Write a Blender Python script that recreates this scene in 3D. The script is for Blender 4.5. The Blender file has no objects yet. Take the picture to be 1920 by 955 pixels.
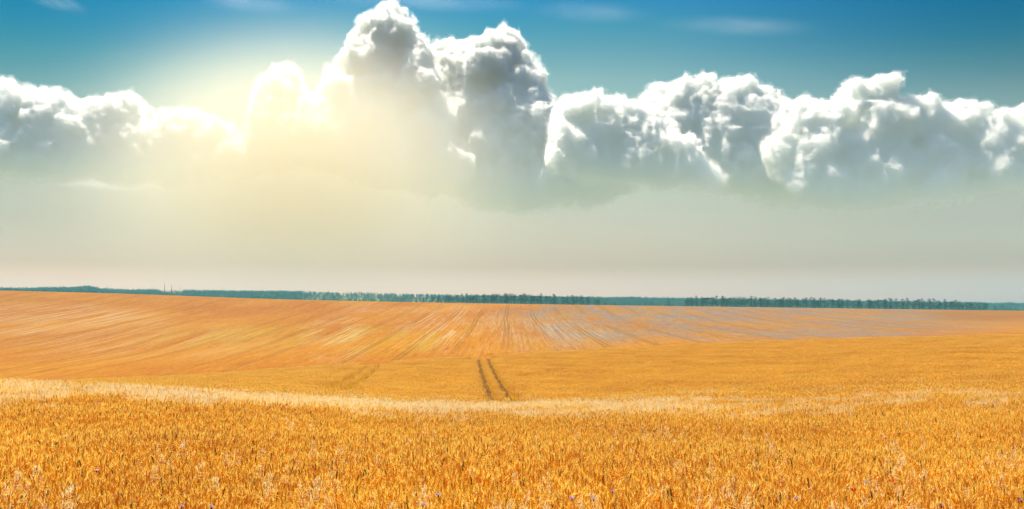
import bpy, math, random
import numpy as np
from mathutils import Vector, Matrix
SEED = 7
random.seed(SEED)
rng = np.random.default_rng(SEED)
scene = bpy.context.scene
COL = scene.collection

# ------------------------------------------------------------------ camera, sky, sun, exposure
F = 1663.0                       # focal length in pixels of the 1920 px wide photograph
HORIZON = 569.0
TILT = math.atan((HORIZON - 477.5) / F)
cam_data = bpy.data.cameras.new("camera")
cam_data.sensor_width = 36.0
cam_data.lens = 36.0 * F / 1920.0
cam_data.clip_start = 0.1
cam_data.clip_end = 120000.0
cam = bpy.data.objects.new("camera", cam_data)
COL.objects.link(cam)
cam.location = (0, 0, 0)
cam.rotation_euler = (math.radians(90) + TILT, 0, 0)
scene.camera = cam

SUN_EL, SUN_AZ = 54.0, -24.0       # azimuth measured from the view direction (+Y), negative = left
sun_data = bpy.data.lights.new("sun", 'SUN')
sun_data.energy = 5.0
sun_data.angle = math.radians(0.6)
sun_data.color = (1.0, 0.90, 0.72)
sun = bpy.data.objects.new("sun", sun_data)
COL.objects.link(sun)
sd = Vector((math.sin(math.radians(SUN_AZ)) * math.cos(math.radians(SUN_EL)),
             math.cos(math.radians(SUN_AZ)) * math.cos(math.radians(SUN_EL)),
             math.sin(math.radians(SUN_EL))))
sun.rotation_euler = sd.to_track_quat('Z', 'Y').to_euler()

world = bpy.data.worlds.new("World")
scene.world = world
world.use_nodes = True
wn, wl = world.node_tree.nodes, world.node_tree.links
wn.clear()
w_out = wn.new('ShaderNodeOutputWorld')
w_bg = wn.new('ShaderNodeBackground')
w_bg.inputs['Strength'].default_value = 0.09
sky = wn.new('ShaderNodeTexSky')
sky.sky_type = 'NISHITA'
sky.sun_disc = False
sky.sun_elevation = math.radians(SUN_EL)
sky.sun_rotation = math.radians(SUN_AZ)
sky.air_density = 1.0
sky.dust_density = 1.5
sky.ozone_density = 3.0
# colour of the air: a tint that changes with elevation (dusty and cream low down, teal high up)
tc = wn.new('ShaderNodeTexCoord')
sep = wn.new('ShaderNodeSeparateXYZ')
wl.new(tc.outputs['Generated'], sep.inputs[0])
ramp = wn.new('ShaderNodeValToRGB')
wl.new(sep.outputs['Z'], ramp.inputs['Fac'])
SKY_TINT = [(0.0, (1.471, 1.012, 0.811)),
            (0.0126, (1.205, 0.828, 0.647)),
            (0.0234, (1.015, 0.673, 0.498)),
            (0.0414, (0.643, 0.44, 0.299)),
            (0.0834, (0.52, 0.367, 0.212)),
            (0.1311, (0.439, 0.374, 0.217)),
            (0.1897, (0.417, 0.475, 0.314)),
            (0.2468, (0.319, 0.479, 0.349)),
            (0.3017, (0.107, 0.385, 0.373)),
            (0.3267, (0.051, 0.332, 0.414)),
            (0.45, (0.13, 0.46, 0.72)),
            (0.8, (0.2, 0.62, 1.0))]  # last two stops, above the view, raised to fill shade with blue
els = ramp.color_ramp.elements
for i, (p, c) in enumerate(SKY_TINT):
    e = els[i] if i < 2 else els.new(p)
    e.position = p
    e.color = (*c, 1)
mul = wn.new('ShaderNodeMix'); mul.data_type = 'RGBA'; mul.blend_type = 'MULTIPLY'
mul.inputs['Factor'].default_value = 1.0
wl.new(sky.outputs[0], mul.inputs['A']); wl.new(ramp.outputs['Color'], mul.inputs['B'])
# the sky turns a deeper blue towards both sides of the view, high up
def w_map(src, a, b, inv=False):
    n = wn.new('ShaderNodeMapRange'); n.interpolation_type = 'SMOOTHSTEP'
    n.inputs['From Min'].default_value = a; n.inputs['From Max'].default_value = b; wl.new(src, n.inputs['Value']); return n.outputs[0]
off = wn.new('ShaderNodeMath'); off.operation = 'ADD'; off.inputs[1].default_value = .01; wl.new(sep.outputs['X'], off.inputs[0])
ab = wn.new('ShaderNodeMath'); ab.operation = 'ABSOLUTE'; wl.new(off.outputs[0], ab.inputs[0])
dm = wn.new('ShaderNodeMath'); dm.operation = 'MULTIPLY'
wl.new(w_map(ab.outputs[0], .10, .52), dm.inputs[0]); wl.new(w_map(sep.outputs['Z'], .10, .33), dm.inputs[1])
deep = wn.new('ShaderNodeMix'); deep.data_type = 'RGBA'; deep.blend_type = 'MULTIPLY'
deep.inputs['B'].default_value = (.03, .78, 1.25, 1)
wl.new(dm.outputs[0], deep.inputs['Factor']); wl.new(mul.outputs['Result'], deep.inputs['A'])
dl = wn.new('ShaderNodeMath'); dl.operation = 'MULTIPLY'
wl.new(w_map(ab.outputs[0], .15, .52), dl.inputs[0]); wl.new(w_map(sep.outputs['Z'], .03, .09), dl.inputs[1])
low_ = wn.new('ShaderNodeMix'); low_.data_type = 'RGBA'; low_.blend_type = 'MULTIPLY'; low_.inputs['B'].default_value = (.70, .70, .64, 1)
wl.new(dl.outputs[0], low_.inputs['Factor']); wl.new(deep.outputs['Result'], low_.inputs['A'])
wl.new(low_.outputs['Result'], w_bg.inputs['Color'])
wl.new(w_bg.outputs[0], w_out.inputs['Surface'])

vs = scene.view_settings
vs.view_transform = 'Standard'; vs.look = 'None'; vs.gamma = 1.0; vs.exposure = 1.0
vs.use_curve_mapping = False
cy = scene.cycles
cy.use_denoising = True
cy.volume_bounces = 32
cy.max_bounces = 48
cy.diffuse_bounces = 8
cy.transmission_bounces = 8
cy.transparent_max_bounces = 16

def pix(px, py, Y):
    """the point at depth Y seen at pixel (px, py) of the photograph"""
    u = (px - 960.0) / F
    v = (477.5 - py) / F
    dy = math.cos(TILT) - v * math.sin(TILT)
    dz = math.sin(TILT) + v * math.cos(TILT)
    k = Y / dy
    return (u * k, Y, dz * k)
# ------------------------------------------------------------------ helpers
def tag(o, label=None, cat=None, group=None, kind=None):
    if label: o['label'] = label
    if cat: o['category'] = cat
    if group: o['group'] = group
    if kind: o['kind'] = kind
    return o

def mesh_obj(name, verts, faces, mat=None, smooth=False, parent=None):
    me = bpy.data.meshes.new(name)
    verts = np.asarray(verts, dtype=np.float32).reshape(-1, 3)
    faces = np.asarray(faces, dtype=np.int32)
    n, k = faces.shape
    me.vertices.add(len(verts)); me.vertices.foreach_set('co', verts.ravel())
    me.loops.add(n * k); me.loops.foreach_set('vertex_index', faces.ravel())
    me.polygons.add(n)
    me.polygons.foreach_set('loop_start', np.arange(0, n * k, k, dtype=np.int32))
    me.polygons.foreach_set('loop_total', np.full(n, k, dtype=np.int32))
    me.update(calc_edges=True); me.validate()
    if smooth: me.polygons.foreach_set('use_smooth', np.ones(len(me.polygons), dtype=bool))
    if mat: me.materials.append(mat)
    o = bpy.data.objects.new(name, me)
    COL.objects.link(o)
    if parent: o.parent = parent
    return o

# ------------------------------------------------------------------ clouds: real billowing bodies of mist, lit by the sun
def axis_up(L, n, s, ax, off):
    c = off + np.arange(n) / s
    i = np.floor(c).astype(int); w = (c - i).astype(np.float32); w = w * w * (3 - 2 * w)
    sh = [1, 1, 1]; sh[ax] = n; w = w.reshape(sh)
    return np.take(L, i, ax) * (1 - w) + np.take(L, i + 1, ax) * w

def noise3(shape, s, seed):
    r = np.random.default_rng(seed)
    L = r.random([int(n / s) + 3 for n in shape], dtype=np.float32)
    for ax in range(3): L = axis_up(L, shape[ax], s, ax, r.random())
    return L

CLOUD_Y = 7000.0
SHEAR = 0.75
CK = CLOUD_Y / F
def volume_material(name, color, density, g, base_z=None, fade=1.0, low=0.05, veil=0.0, wisp=False):
    """scattering mist; with base_z its density thins out towards a soft base, with veil towards the edge of its ellipsoid"""
    m = bpy.data.materials.new(name); m.use_nodes = True
    nt = m.node_tree; nt.nodes.clear(); N = nt.nodes.new; K = nt.links.new
    o = N('ShaderNodeOutputMaterial')
    v = N('ShaderNodeVolumePrincipled')          # colour = how much of the light survives each scattering
    v.inputs['Color'].default_value = (*color, 1)
    v.inputs['Density'].default_value = density
    v.inputs['Anisotropy'].default_value = g
    if base_z is not None:
        t = N('ShaderNodeTexCoord'); sp = N('ShaderNodeSeparateXYZ'); K(t.outputs['Object'], sp.inputs[0])
        nz = N('ShaderNodeTexNoise'); nz.inputs['Scale'].default_value = 0.004; nz.inputs['Detail'].default_value = 2
        K(t.outputs['Object'], nz.inputs['Vector'])
        ad = N('ShaderNodeMath'); ad.operation = 'MULTIPLY_ADD'; ad.inputs[1].default_value = fade * 1.2
        K(nz.outputs['Fac'], ad.inputs[0]); K(sp.outputs['Z'], ad.inputs[2])
        mr = N('ShaderNodeMapRange'); mr.interpolation_type = 'SMOOTHSTEP'
        mr.inputs['From Min'].default_value = base_z + fade * .5; mr.inputs['From Max'].default_value = base_z + fade * 1.8
        mr.inputs['To Min'].default_value = density * low; mr.inputs['To Max'].default_value = density
        K(ad.outputs[0], mr.inputs['Value']); K(mr.outputs[0], v.inputs['Density'])
        mc = N('ShaderNodeMix'); mc.data_type = 'RGBA'; mc.inputs['A'].default_value = (.88, .95, 1, 1); mc.inputs['B'].default_value = (*color, 1)
        dv = N('ShaderNodeMath'); dv.operation = 'DIVIDE'; dv.inputs[1].default_value = density; K(mr.outputs[0], dv.inputs[0])
        K(dv.outputs[0], mc.inputs['Factor']); K(mc.outputs['Result'], v.inputs['Color'])
    if veil:
        t = N('ShaderNodeTexCoord'); ln = N('ShaderNodeVectorMath'); ln.operation = 'LENGTH'
        K(t.outputs['Object'], ln.inputs[0])
        mr = N('ShaderNodeMapRange'); mr.interpolation_type = 'SMOOTHERSTEP'
        mr.inputs['From Min'].default_value = 0; mr.inputs['From Max'].default_value = 1
        mr.inputs['To Min'].default_value = 1; mr.inputs['To Max'].default_value = 0
        K(ln.outputs['Value'], mr.inputs['Value'])
        pw = N('ShaderNodeMath'); pw.operation = 'POWER'; pw.inputs[1].default_value = veil
        if wisp:
            mp = N('ShaderNodeMapping'); mp.inputs['Scale'].default_value = (1.1, .4, 2.2); mp.inputs['Rotation'].default_value = (0, .3, 0)
            nz = N('ShaderNodeTexNoise'); nz.inputs['Scale'].default_value = 1.6; nz.inputs['Detail'].default_value = 4; nz.inputs['Distortion'].default_value = .8
            oi = N('ShaderNodeObjectInfo'); va = N('ShaderNodeVectorMath'); va.operation = 'ADD'
            K(oi.outputs['Location'], va.inputs[1]); K(t.outputs['Object'], va.inputs[0]); K(va.outputs[0], mp.inputs['Vector']); K(mp.outputs[0], nz.inputs['Vector'])
            m2 = N('ShaderNodeMapRange'); m2.inputs['From Min'].default_value = .36; m2.inputs['From Max'].default_value = .75; K(nz.outputs['Fac'], m2.inputs['Value'])
            m3 = N('ShaderNodeMath'); m3.operation = 'MULTIPLY'; K(m2.outputs[0], m3.inputs[0]); K(mr.outputs[0], m3.inputs[1]); K(m3.outputs[0], pw.inputs[0])
        else: K(mr.outputs[0], pw.inputs[0])
        ml = N('ShaderNodeMath'); ml.operation = 'MULTIPLY'; ml.inputs[1].default_value = density
        K(pw.outputs[0], ml.inputs[0]); K(ml.outputs[0], v.inputs['Density'])
    K(v.outputs[0], o.inputs['Volume'])
    return m

def cloud(name, label, top, base, mat, seed, vox=1.8, half=110, rmax=44, n=650, wobble=1.0, Y0=None):
    Y0 = Y0 or CLOUD_Y; CK = Y0 / F
    import openvdb
    r = np.random.default_rng(seed)
    tx = np.array([p[0] for p in top], float); ty = np.array([p[1] for p in top], float)
    bx = np.array([p[0] for p in base], float); by = np.array([p[1] for p in base], float)
    x0, x1 = tx.min() - 30, tx.max() + 30
    y0, y1 = ty.min() - 30, by.max() + 30
    nx, nz, ny = int((x1 - x0) / vox), int((y1 - y0) / vox), int(2 * half / vox)
    Fd = np.full((nx, ny, nz), -60.0, np.float32)
    # distance to the outline, sampled along it
    sx = np.linspace(tx.min(), tx.max(), 700)
    out = np.concatenate([np.stack([sx, np.interp(sx, tx, ty)], 1), np.stack([sx, np.interp(sx, bx, by)], 1)])
    lasts = []
    def put(cx, cz, cyy, rad):
        i0, i1 = int((cx - rad - 26 - x0) / vox), int((cx + rad + 26 - x0) / vox) + 1
        j0, j1 = int((cyy - rad - 26 + half) / vox), int((cyy + rad + 26 + half) / vox) + 1
        k0, k1 = int((cz - rad - 26 - y0) / vox), int((cz + rad + 26 - y0) / vox) + 1
        i0, j0, k0 = max(i0, 0), max(j0, 0), max(k0, 0)
        X = (x0 + np.arange(i0, min(i1, nx)) * vox - cx)[:, None, None]
        Y = (-half + np.arange(j0, min(j1, ny)) * vox - cyy)[None, :, None]
        Z = (y0 + np.arange(k0, min(k1, nz)) * vox - cz)[None, None, :]
        if X.size == 0 or Y.size == 0 or Z.size == 0: return
        d = (rad - np.sqrt(X * X + Y * Y + Z * Z)).astype(np.float32)
        sl = Fd[i0:min(i1, nx), j0:min(j1, ny), k0:min(k1, nz)]
        np.maximum(sl, d, out=sl)
    cnt = 0
    while cnt < n:
        cx = r.uniform(tx.min(), tx.max())
        t, b = np.interp(cx, tx, ty), np.interp(cx, bx, by)
        u = r.random()
        cz = t + (b - t) * (u ** 1.3)
        d = float(np.sqrt(((out - (cx, cz)) ** 2).sum(1).min()))
        if d < 5: continue
        rad = min(d * 1.02, rmax * (0.35 + 0.65 * r.random()))
        room = half - 26 - rad
        if room < 0: rad = half - 26; room = 0
        spread = min(room, math.sqrt(max(0, d * (2 * rmax - min(d, rmax)))) )
        cyy = r.uniform(-1, 1) * spread
        put(cx, cz, cyy, rad)
        lasts.append((cx, cz, cyy, rad)); cnt += 1
    # turrets: smaller lumps budding from the big ones, mostly on the upper side
    for (cx, cz, cyy, rad) in list(lasts):
        for _ in range(5):
            a = r.uniform(-0.3 * math.pi, 1.3 * math.pi); e = r.uniform(-1.2, 1.2)
            rr = rad * r.uniform(.22, .42)
            if rr < 3: continue
            q = rad * .9
            bxp = cx + q * math.cos(e) * math.cos(a); bz = cz - q * math.cos(e) * math.sin(a)
            if bz + rr > np.interp(bxp, bx, by) - 4: continue
            if bz - rr < np.interp(bxp, tx, ty) - 6: continue
            put(bxp, bz, cyy + q * math.sin(e), rr)
    for s, a, sd_ in ((60, 20, 0), (30, 14, 1), (15, 10, 2), (8, 7.0, 3), (4.6, 4.6, 4)):
        nz_ = noise3(Fd.shape, s / vox, seed * 17 + sd_)
        Fd += a * wobble * (0.32 - np.abs(2 * nz_ - 1))
        del nz_
    g = openvdb.FloatGrid(background=60.0)
    g.copyFromArray(-np.clip(Fd, -12, 12).astype(np.float32), tolerance=0.0)
    o = None
    for iso, nm, mm in ((0.0, name, mat), (5.5, 'fringe', M_FRINGE)):
        pts, tris, quads = g.convertToPolygons(isovalue=iso, adaptivity=0.0)
        p = place(pts, x0, y0, vox, half, Y0, CK)
        c = mesh_obj(nm, p, quads[:, ::-1], mm, smooth=True, parent=o)
        o = o or c
    tag(o, label, 'cloud')
    return o

def place(pts, x0, y0, vox, half, Y0, CK):
    px = x0 + pts[:, 0] * vox; dep = (-half + pts[:, 1] * vox) * CK; py = y0 + pts[:, 2] * vox
    v = (477.5 - py) / F
    dy = math.cos(TILT) - v * math.sin(TILT); dz = math.sin(TILT) + v * math.cos(TILT)
    Yc = Y0 - (py - 200) * SHEAR * CK          # the lower lumps stand nearer, in terraces
    return np.stack([(px - 960) / F / dy * Yc, Yc + dep, dz / dy * Yc], 1)

M_FRINGE = volume_material('thin_mist', (.95, .94, .89), .0028, .6)
BODY = (.945, .956, .94)
def body(Y0, row, dens=.042, g=.6, fade=150): return volume_material('cumulus_mist', BODY, dens, g, base_z=(HORIZON - row) * Y0 / F, fade=fade, low=.10)
cloud('cloud', 'tall white cumulus tower with a knobbly top reaching the upper edge of the sky',
      [(470, 300), (490, 205), (500, 165), (522, 135), (545, 124), (570, 142), (580, 185), (600, 178), (620, 138), (640, 125), (657, 118),
       (652, 92), (680, 62), (700, 33), (720, 20), (745, 17), (768, 32), (774, 58), (795, 70), (803, 100), (815, 150), (840, 200), (865, 290)],
      [(470, 330), (560, 300), (700, 345), (800, 365), (865, 345)], body(6900, 372), 11, Y0=6900, half=100, rmax=44)
cloud('cloud', 'big grey blue cumulus with a bright peaked crown right of the tall tower',
      [(745, 210), (800, 88), (830, 87), (870, 98), (898, 84), (915, 62), (940, 57), (962, 74), (985, 100), (1008, 132), (1025, 180), (1060, 222), (1120, 270), (1200, 320)],
      [(745, 330), (900, 384), (1000, 390), (1100, 382), (1200, 350)], body(7500, 388), 21, Y0=7500, half=110, rmax=44)
cloud('cloud', 'ragged bright cumulus shelf sloping down to the right in the middle of the sky',
      [(1032, 290), (1045, 205), (1060, 187), (1100, 182), (1130, 192), (1180, 190), (1225, 222), (1290, 268), (1350, 335)],
      [(1032, 305), (1060, 325), (1120, 338), (1200, 340), (1300, 345), (1350, 350)], body(6700, 352), 31, Y0=6700, half=80, rmax=44, wobble=1.15)
cloud('cloud', 'broad rounded cumulus between the sloping shelf and the pointed cloud at the right',
      [(1170, 262), (1200, 205), (1215, 176), (1260, 170), (1288, 148), (1312, 150), (1335, 170), (1380, 158), (1420, 165), (1450, 192), (1490, 225), (1560, 300)],
      [(1170, 275), (1230, 300), (1300, 322), (1360, 350), (1400, 374), (1500, 384), (1560, 365)], body(7500, 380), 12, Y0=7500, half=100, rmax=44)
cloud('cloud', 'long cumulus bank with a pointed peak filling the right edge of the sky',
      [(1430, 270), (1465, 215), (1500, 190), (1535, 198), (1562, 207), (1575, 176), (1600, 165), (1630, 150), (1648, 139), (1672, 162), (1685, 186), (1720, 190), (1760, 200),
       (1800, 200), (1860, 216), (1920, 206), (2000, 215), (2080, 280)],
      [(1430, 300), (1480, 370), (1540, 384), (1620, 388), (1700, 380), (1800, 372), (1860, 356), (1960, 340), (2080, 310)], body(7000, 384), 14, Y0=7000, half=95, rmax=44)
cloud('cloud', 'low bank of cumulus at the left edge of the sky sloping down towards the glow',
      [(-110, 200), (-40, 175), (0, 168), (20, 157), (60, 166), (100, 175), (150, 190), (200, 190), (235, 182), (265, 190), (280, 226), (305, 238),
       (330, 212), (350, 214), (400, 226), (425, 226), (450, 262), (500, 300)],
      [(-110, 300), (0, 332), (200, 340), (330, 345), (450, 330), (500, 318)], body(7000, 340), 13, half=80, rmax=44)
def ball(name, loc, size, mat):
    import bmesh
    bm = bmesh.new(); bmesh.ops.create_uvsphere(bm, u_segments=32, v_segments=16, radius=1.0)
    me = bpy.data.meshes.new(name); bm.to_mesh(me); bm.free(); me.materials.append(mat)
    o = bpy.data.objects.new(name, me); COL.objects.link(o); o.location = loc; o.scale = size
    return o
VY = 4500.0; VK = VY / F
m_glow = volume_material('glow_volume', (.95, .87, .68), 0.0031, 0.35, veil=2.1)  # added volume, falloff shaped to imitate a sun glow over the clouds
veil = ball('mist', (*pix(550, 315, VY)[:2], pix(550, 315, VY)[2]), (700 * VK, 700, 450 * VK), m_glow)
tag(veil, 'added pale yellow volume imitating a sun glow in front of the clouds left of the tower', 'mist', kind='stuff')

m_wisp = volume_material('ice_wisp', (.95, .97, 1), .0014, .5, veil=1.0, wisp=True)
for cx, cy_, w, h, lab in ((800, 3, 260, 8, 'faint high wisp of cloud at the top edge above the tall tower'), (1385, 50, 210, 7, 'thin high wisp of cloud in the blue right of the middle'),
                          (1110, 24, 150, 7, 'thin high wisp between the tower and the right hand wisp'), (465, 5, 120, 8, 'faint high wisp at the top edge left of the tower'),
                          (108, 5, 60, 7, 'faint high wisp in the top left corner'), (215, 346, 190, 15, 'thin flat veil under the left bank of cloud')):
    EY = 9500.0; b_ = ball('cloud', pix(cx, cy_, EY), (w * EY / F, 500, h * EY / F), m_wisp); b_.rotation_euler = (0, .04, 0)
    tag(b_, lab, 'cloud')

def mist_layer():
    """distance haze on the cloud bases, thickest low, extended up to lighten cloud shade"""
    x0, y0, z0, x1, y1, z1 = -7000, 4500, 120, 7000, 5500, 1500
    v = [(x, y, z) for z in (z0, z1) for x, y in ((x0, y0), (x1, y0), (x1, y1), (x0, y1))]
    f = [(0, 3, 2, 1), (4, 5, 6, 7), (0, 1, 5, 4), (1, 2, 6, 5), (2, 3, 7, 6), (3, 0, 4, 7)]
    m = bpy.data.materials.new('distance_haze'); m.use_nodes = True
    nt = m.node_tree; nt.nodes.clear(); N = nt.nodes.new; K = nt.links.new
    o = N('ShaderNodeOutputMaterial'); vsn = N('ShaderNodeVolumeScatter'); vsn.inputs['Color'].default_value = (.50, .63, .63, 1)
    t = N('ShaderNodeTexCoord'); sp = N('ShaderNodeSeparateXYZ'); K(t.outputs['Object'], sp.inputs[0])
    cr = N('ShaderNodeValToRGB'); mr = N('ShaderNodeMapRange'); mr.inputs['From Min'].default_value = z0; mr.inputs['From Max'].default_value = z1
    K(sp.outputs['Z'], mr.inputs['Value']); K(mr.outputs[0], cr.inputs['Fac'])
    cr.color_ramp.interpolation = 'EASE'; e = cr.color_ramp.elements
    e[0].position = 0; e[0].color = (0, 0, 0, 1); e[1].position = 1; e[1].color = (0, 0, 0, 1)
    q = e.new(.24); q.color = (1, 1, 1, 1); q = e.new(.36); q.color = (1, 1, 1, 1); q = e.new(.60); q.color = (.62, .62, .62, 1)
    ml = N('ShaderNodeMath'); ml.operation = 'MULTIPLY'; ml.inputs[1].default_value = MIST; K(cr.outputs['Color'], ml.inputs[0]); K(ml.outputs[0], vsn.inputs['Density'])
    K(vsn.outputs[0], o.inputs['Volume'])
    tag(mesh_obj('mist', v, f, m), 'pale blue grey mist veiling the cloud bases and the sky under them', 'mist', kind='stuff')
MIST = 6e-4  # density raised to lighten the shaded parts of the clouds
mist_layer()
# ------------------------------------------------------------------ terrain
TY = np.array([4, 7.5, 9.2, 11.7, 15, 20, 25, 30, 42, 60, 90, 150, 200, 260, 330, 450, 600, 750, 900, 1000, 1400, 1900, 2600, 3500, 14000], float)
TPX = np.array([-500, 0, 200, 550, 900, 1400, 1920, 2400], float)
ROWS = np.array([
    # 4    7.5  9.2  11.7  15   20   25   30   42   60   90   150  200  260  330  450  600  750  900  1000 1400 1900 2600 3500 14000
    [1300, 958, 900, 846, 800, 752, 722, 708, 712, 718, 724, 728, 738, 735, 712, 662, 605, 560, 535, 537, 556, 552, 545, 556, 566],
    [1300, 958, 900, 846, 802, 757, 729, 716, 718, 722, 722, 720, 738, 735, 712, 665, 612, 572, 545, 547, 562, 556, 547, 556, 567],
    [1300, 958, 901, 847, 805, 763, 738, 725, 727, 723, 717, 711, 720, 728, 708, 665, 614, 577, 550, 552, 565, 559, 549, 558, 567],
    [1300, 958, 902, 849, 811, 777, 757, 745, 742, 733, 716, 697, 690, 705, 690, 650, 610, 582, 562, 564, 574, 565, 553, 562, 568],
    [1300, 958, 903, 850, 815, 790, 775, 766, 758, 747, 717, 682, 668, 690, 672, 632, 603, 584, 569, 571, 580, 572, 560, 566, 569],
    [1300, 958, 903, 850, 815, 786, 768, 757, 742, 720, 690, 657, 642, 655, 655, 628, 606, 590, 576, 578, 588, 578, 567, 571, 571],
    [1300, 958, 902, 848, 812, 778, 755, 742, 720, 695, 664, 637, 628, 636, 636, 618, 604, 594, 583, 585, 598, 590, 575, 576, 573],
    [1300, 958, 902, 846, 808, 770, 745, 730, 706, 682, 655, 630, 622, 630, 628, 615, 604, 596, 588, 590, 602, 594, 580, 580, 575]], float)
_v = (477.5 - ROWS) / F
TZ = TY[None, :] * (math.sin(TILT) + _v * math.cos(TILT)) / (math.cos(TILT) - _v * math.sin(TILT))

def pchip(x, Y, xq):
    """monotone cubic interpolation of every row of Y (k, n) at xq"""
    h = np.diff(x); d = np.diff(Y, axis=1) / h
    m = np.zeros_like(Y); m[:, 0] = d[:, 0]; m[:, -1] = d[:, -1]
    a, b = d[:, :-1], d[:, 1:]
    w1, w2 = 2 * h[1:] + h[:-1], h[1:] + 2 * h[:-1]
    with np.errstate(divide='ignore', invalid='ignore'):
        m[:, 1:-1] = np.where(a * b > 0, (w1 + w2) / (w1 / a + w2 / b), 0)
    i = np.clip(np.searchsorted(x, xq) - 1, 0, len(x) - 2)
    t = (xq - x[i]) / h[i]
    return (Y[:, i] * (2 * t ** 3 - 3 * t * t + 1) + m[:, i] * h[i] * (t ** 3 - 2 * t * t + t)
            + Y[:, i + 1] * (3 * t * t - 2 * t ** 3) + m[:, i + 1] * h[i] * (t ** 3 - t * t))
# table of z_top on a fine grid: columns px, rows log depth
LQ = np.linspace(math.log(4), math.log(14000), 900)
_S = pchip(np.log(TY), TZ, LQ)                       # (8, 900)
PQ = np.linspace(-500, 2400, 581)
ZQ = pchip(TPX, _S.T.copy(), PQ)                     # (900, 581)

def z_top(x, Y):
    """height of the crop's top (or of the bare ground beyond 330 m)"""
    x = np.asarray(x, float); Y = np.asarray(Y, float)
    Yc = np.clip(Y, 4, 14000)
    px = np.clip(960 + F * x / np.maximum(Yc, 12), -500, 2400)
    a = (np.log(Yc) - LQ[0]) / (LQ[1] - LQ[0]); b = (px - PQ[0]) / (PQ[1] - PQ[0])
    i = np.clip(a.astype(int), 0, len(LQ) - 2); j = np.clip(b.astype(int), 0, len(PQ) - 2)
    fa, fb = a - i, b - j
    z = (ZQ[i, j] * (1 - fa) * (1 - fb) + ZQ[i + 1, j] * fa * (1 - fb) + ZQ[i, j + 1] * (1 - fa) * fb + ZQ[i + 1, j + 1] * fa * fb)
    und = 0.10 * np.sin(x * .31 + 1) * np.sin(Y * .23) + 0.06 * np.sin(x * .83 + Y * .4)
    return z + und * np.clip(Y / 60, .3, 1) * (Y < 400)
CROP = 0.80
def ground_z(x, Y):
    Y = np.asarray(Y, float)
    return z_top(x, Y) - CROP * np.clip((330 - Y) / 80, 0, 1)
def hit(px, py, lift=0.0):
    """where the sight line through a pixel meets the top of the crop"""
    for Y in np.exp(np.linspace(math.log(5), math.log(1100), 3000)):
        p = pix(px, py, Y)
        if p[2] <= float(z_top(p[0], Y)) + lift: return p
    return p

def vnoise(x, y, s, seed):
    r = np.random.default_rng(seed); L = r.random((257, 257))
    a = np.mod(x / s + 1000.3, 256); b = np.mod(y / s + 1000.7, 256)
    i = a.astype(int); j = b.astype(int); u = a - i; v = b - j; u = u * u * (3 - 2 * u); v = v * v * (3 - 2 * v)
    return L[i, j] * (1 - u) * (1 - v) + L[i + 1, j] * u * (1 - v) + L[i, j + 1] * (1 - u) * v + L[i + 1, j + 1] * u * v

def nodes(m):
    m.use_nodes = True
    nt = m.node_tree; nt.nodes.clear()
    return nt, nt.nodes.new, nt.links.new

def math_node(N, K, op, a, b=None, c=None, clamp=False):
    n = N('ShaderNodeMath'); n.operation = op; n.use_clamp = clamp
    for i, v in enumerate((a, b, c)):
        if v is None: continue
        if isinstance(v, (int, float)): n.inputs[i].default_value = v
        else: K(v, n.inputs[i])
    return n.outputs[0]
def mix_rgb(N, K, fac, a, b, blend='MIX'):
    n = N('ShaderNodeMix'); n.data_type = 'RGBA'; n.blend_type = blend
    for s, v in (('Factor', fac), ('A', a), ('B', b)):
        if isinstance(v, (int, float)): n.inputs[s].default_value = v
        elif isinstance(v, tuple): n.inputs[s].default_value = (*v, 1)
        else: K(v, n.inputs[s])
    return n.outputs['Result']

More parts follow.
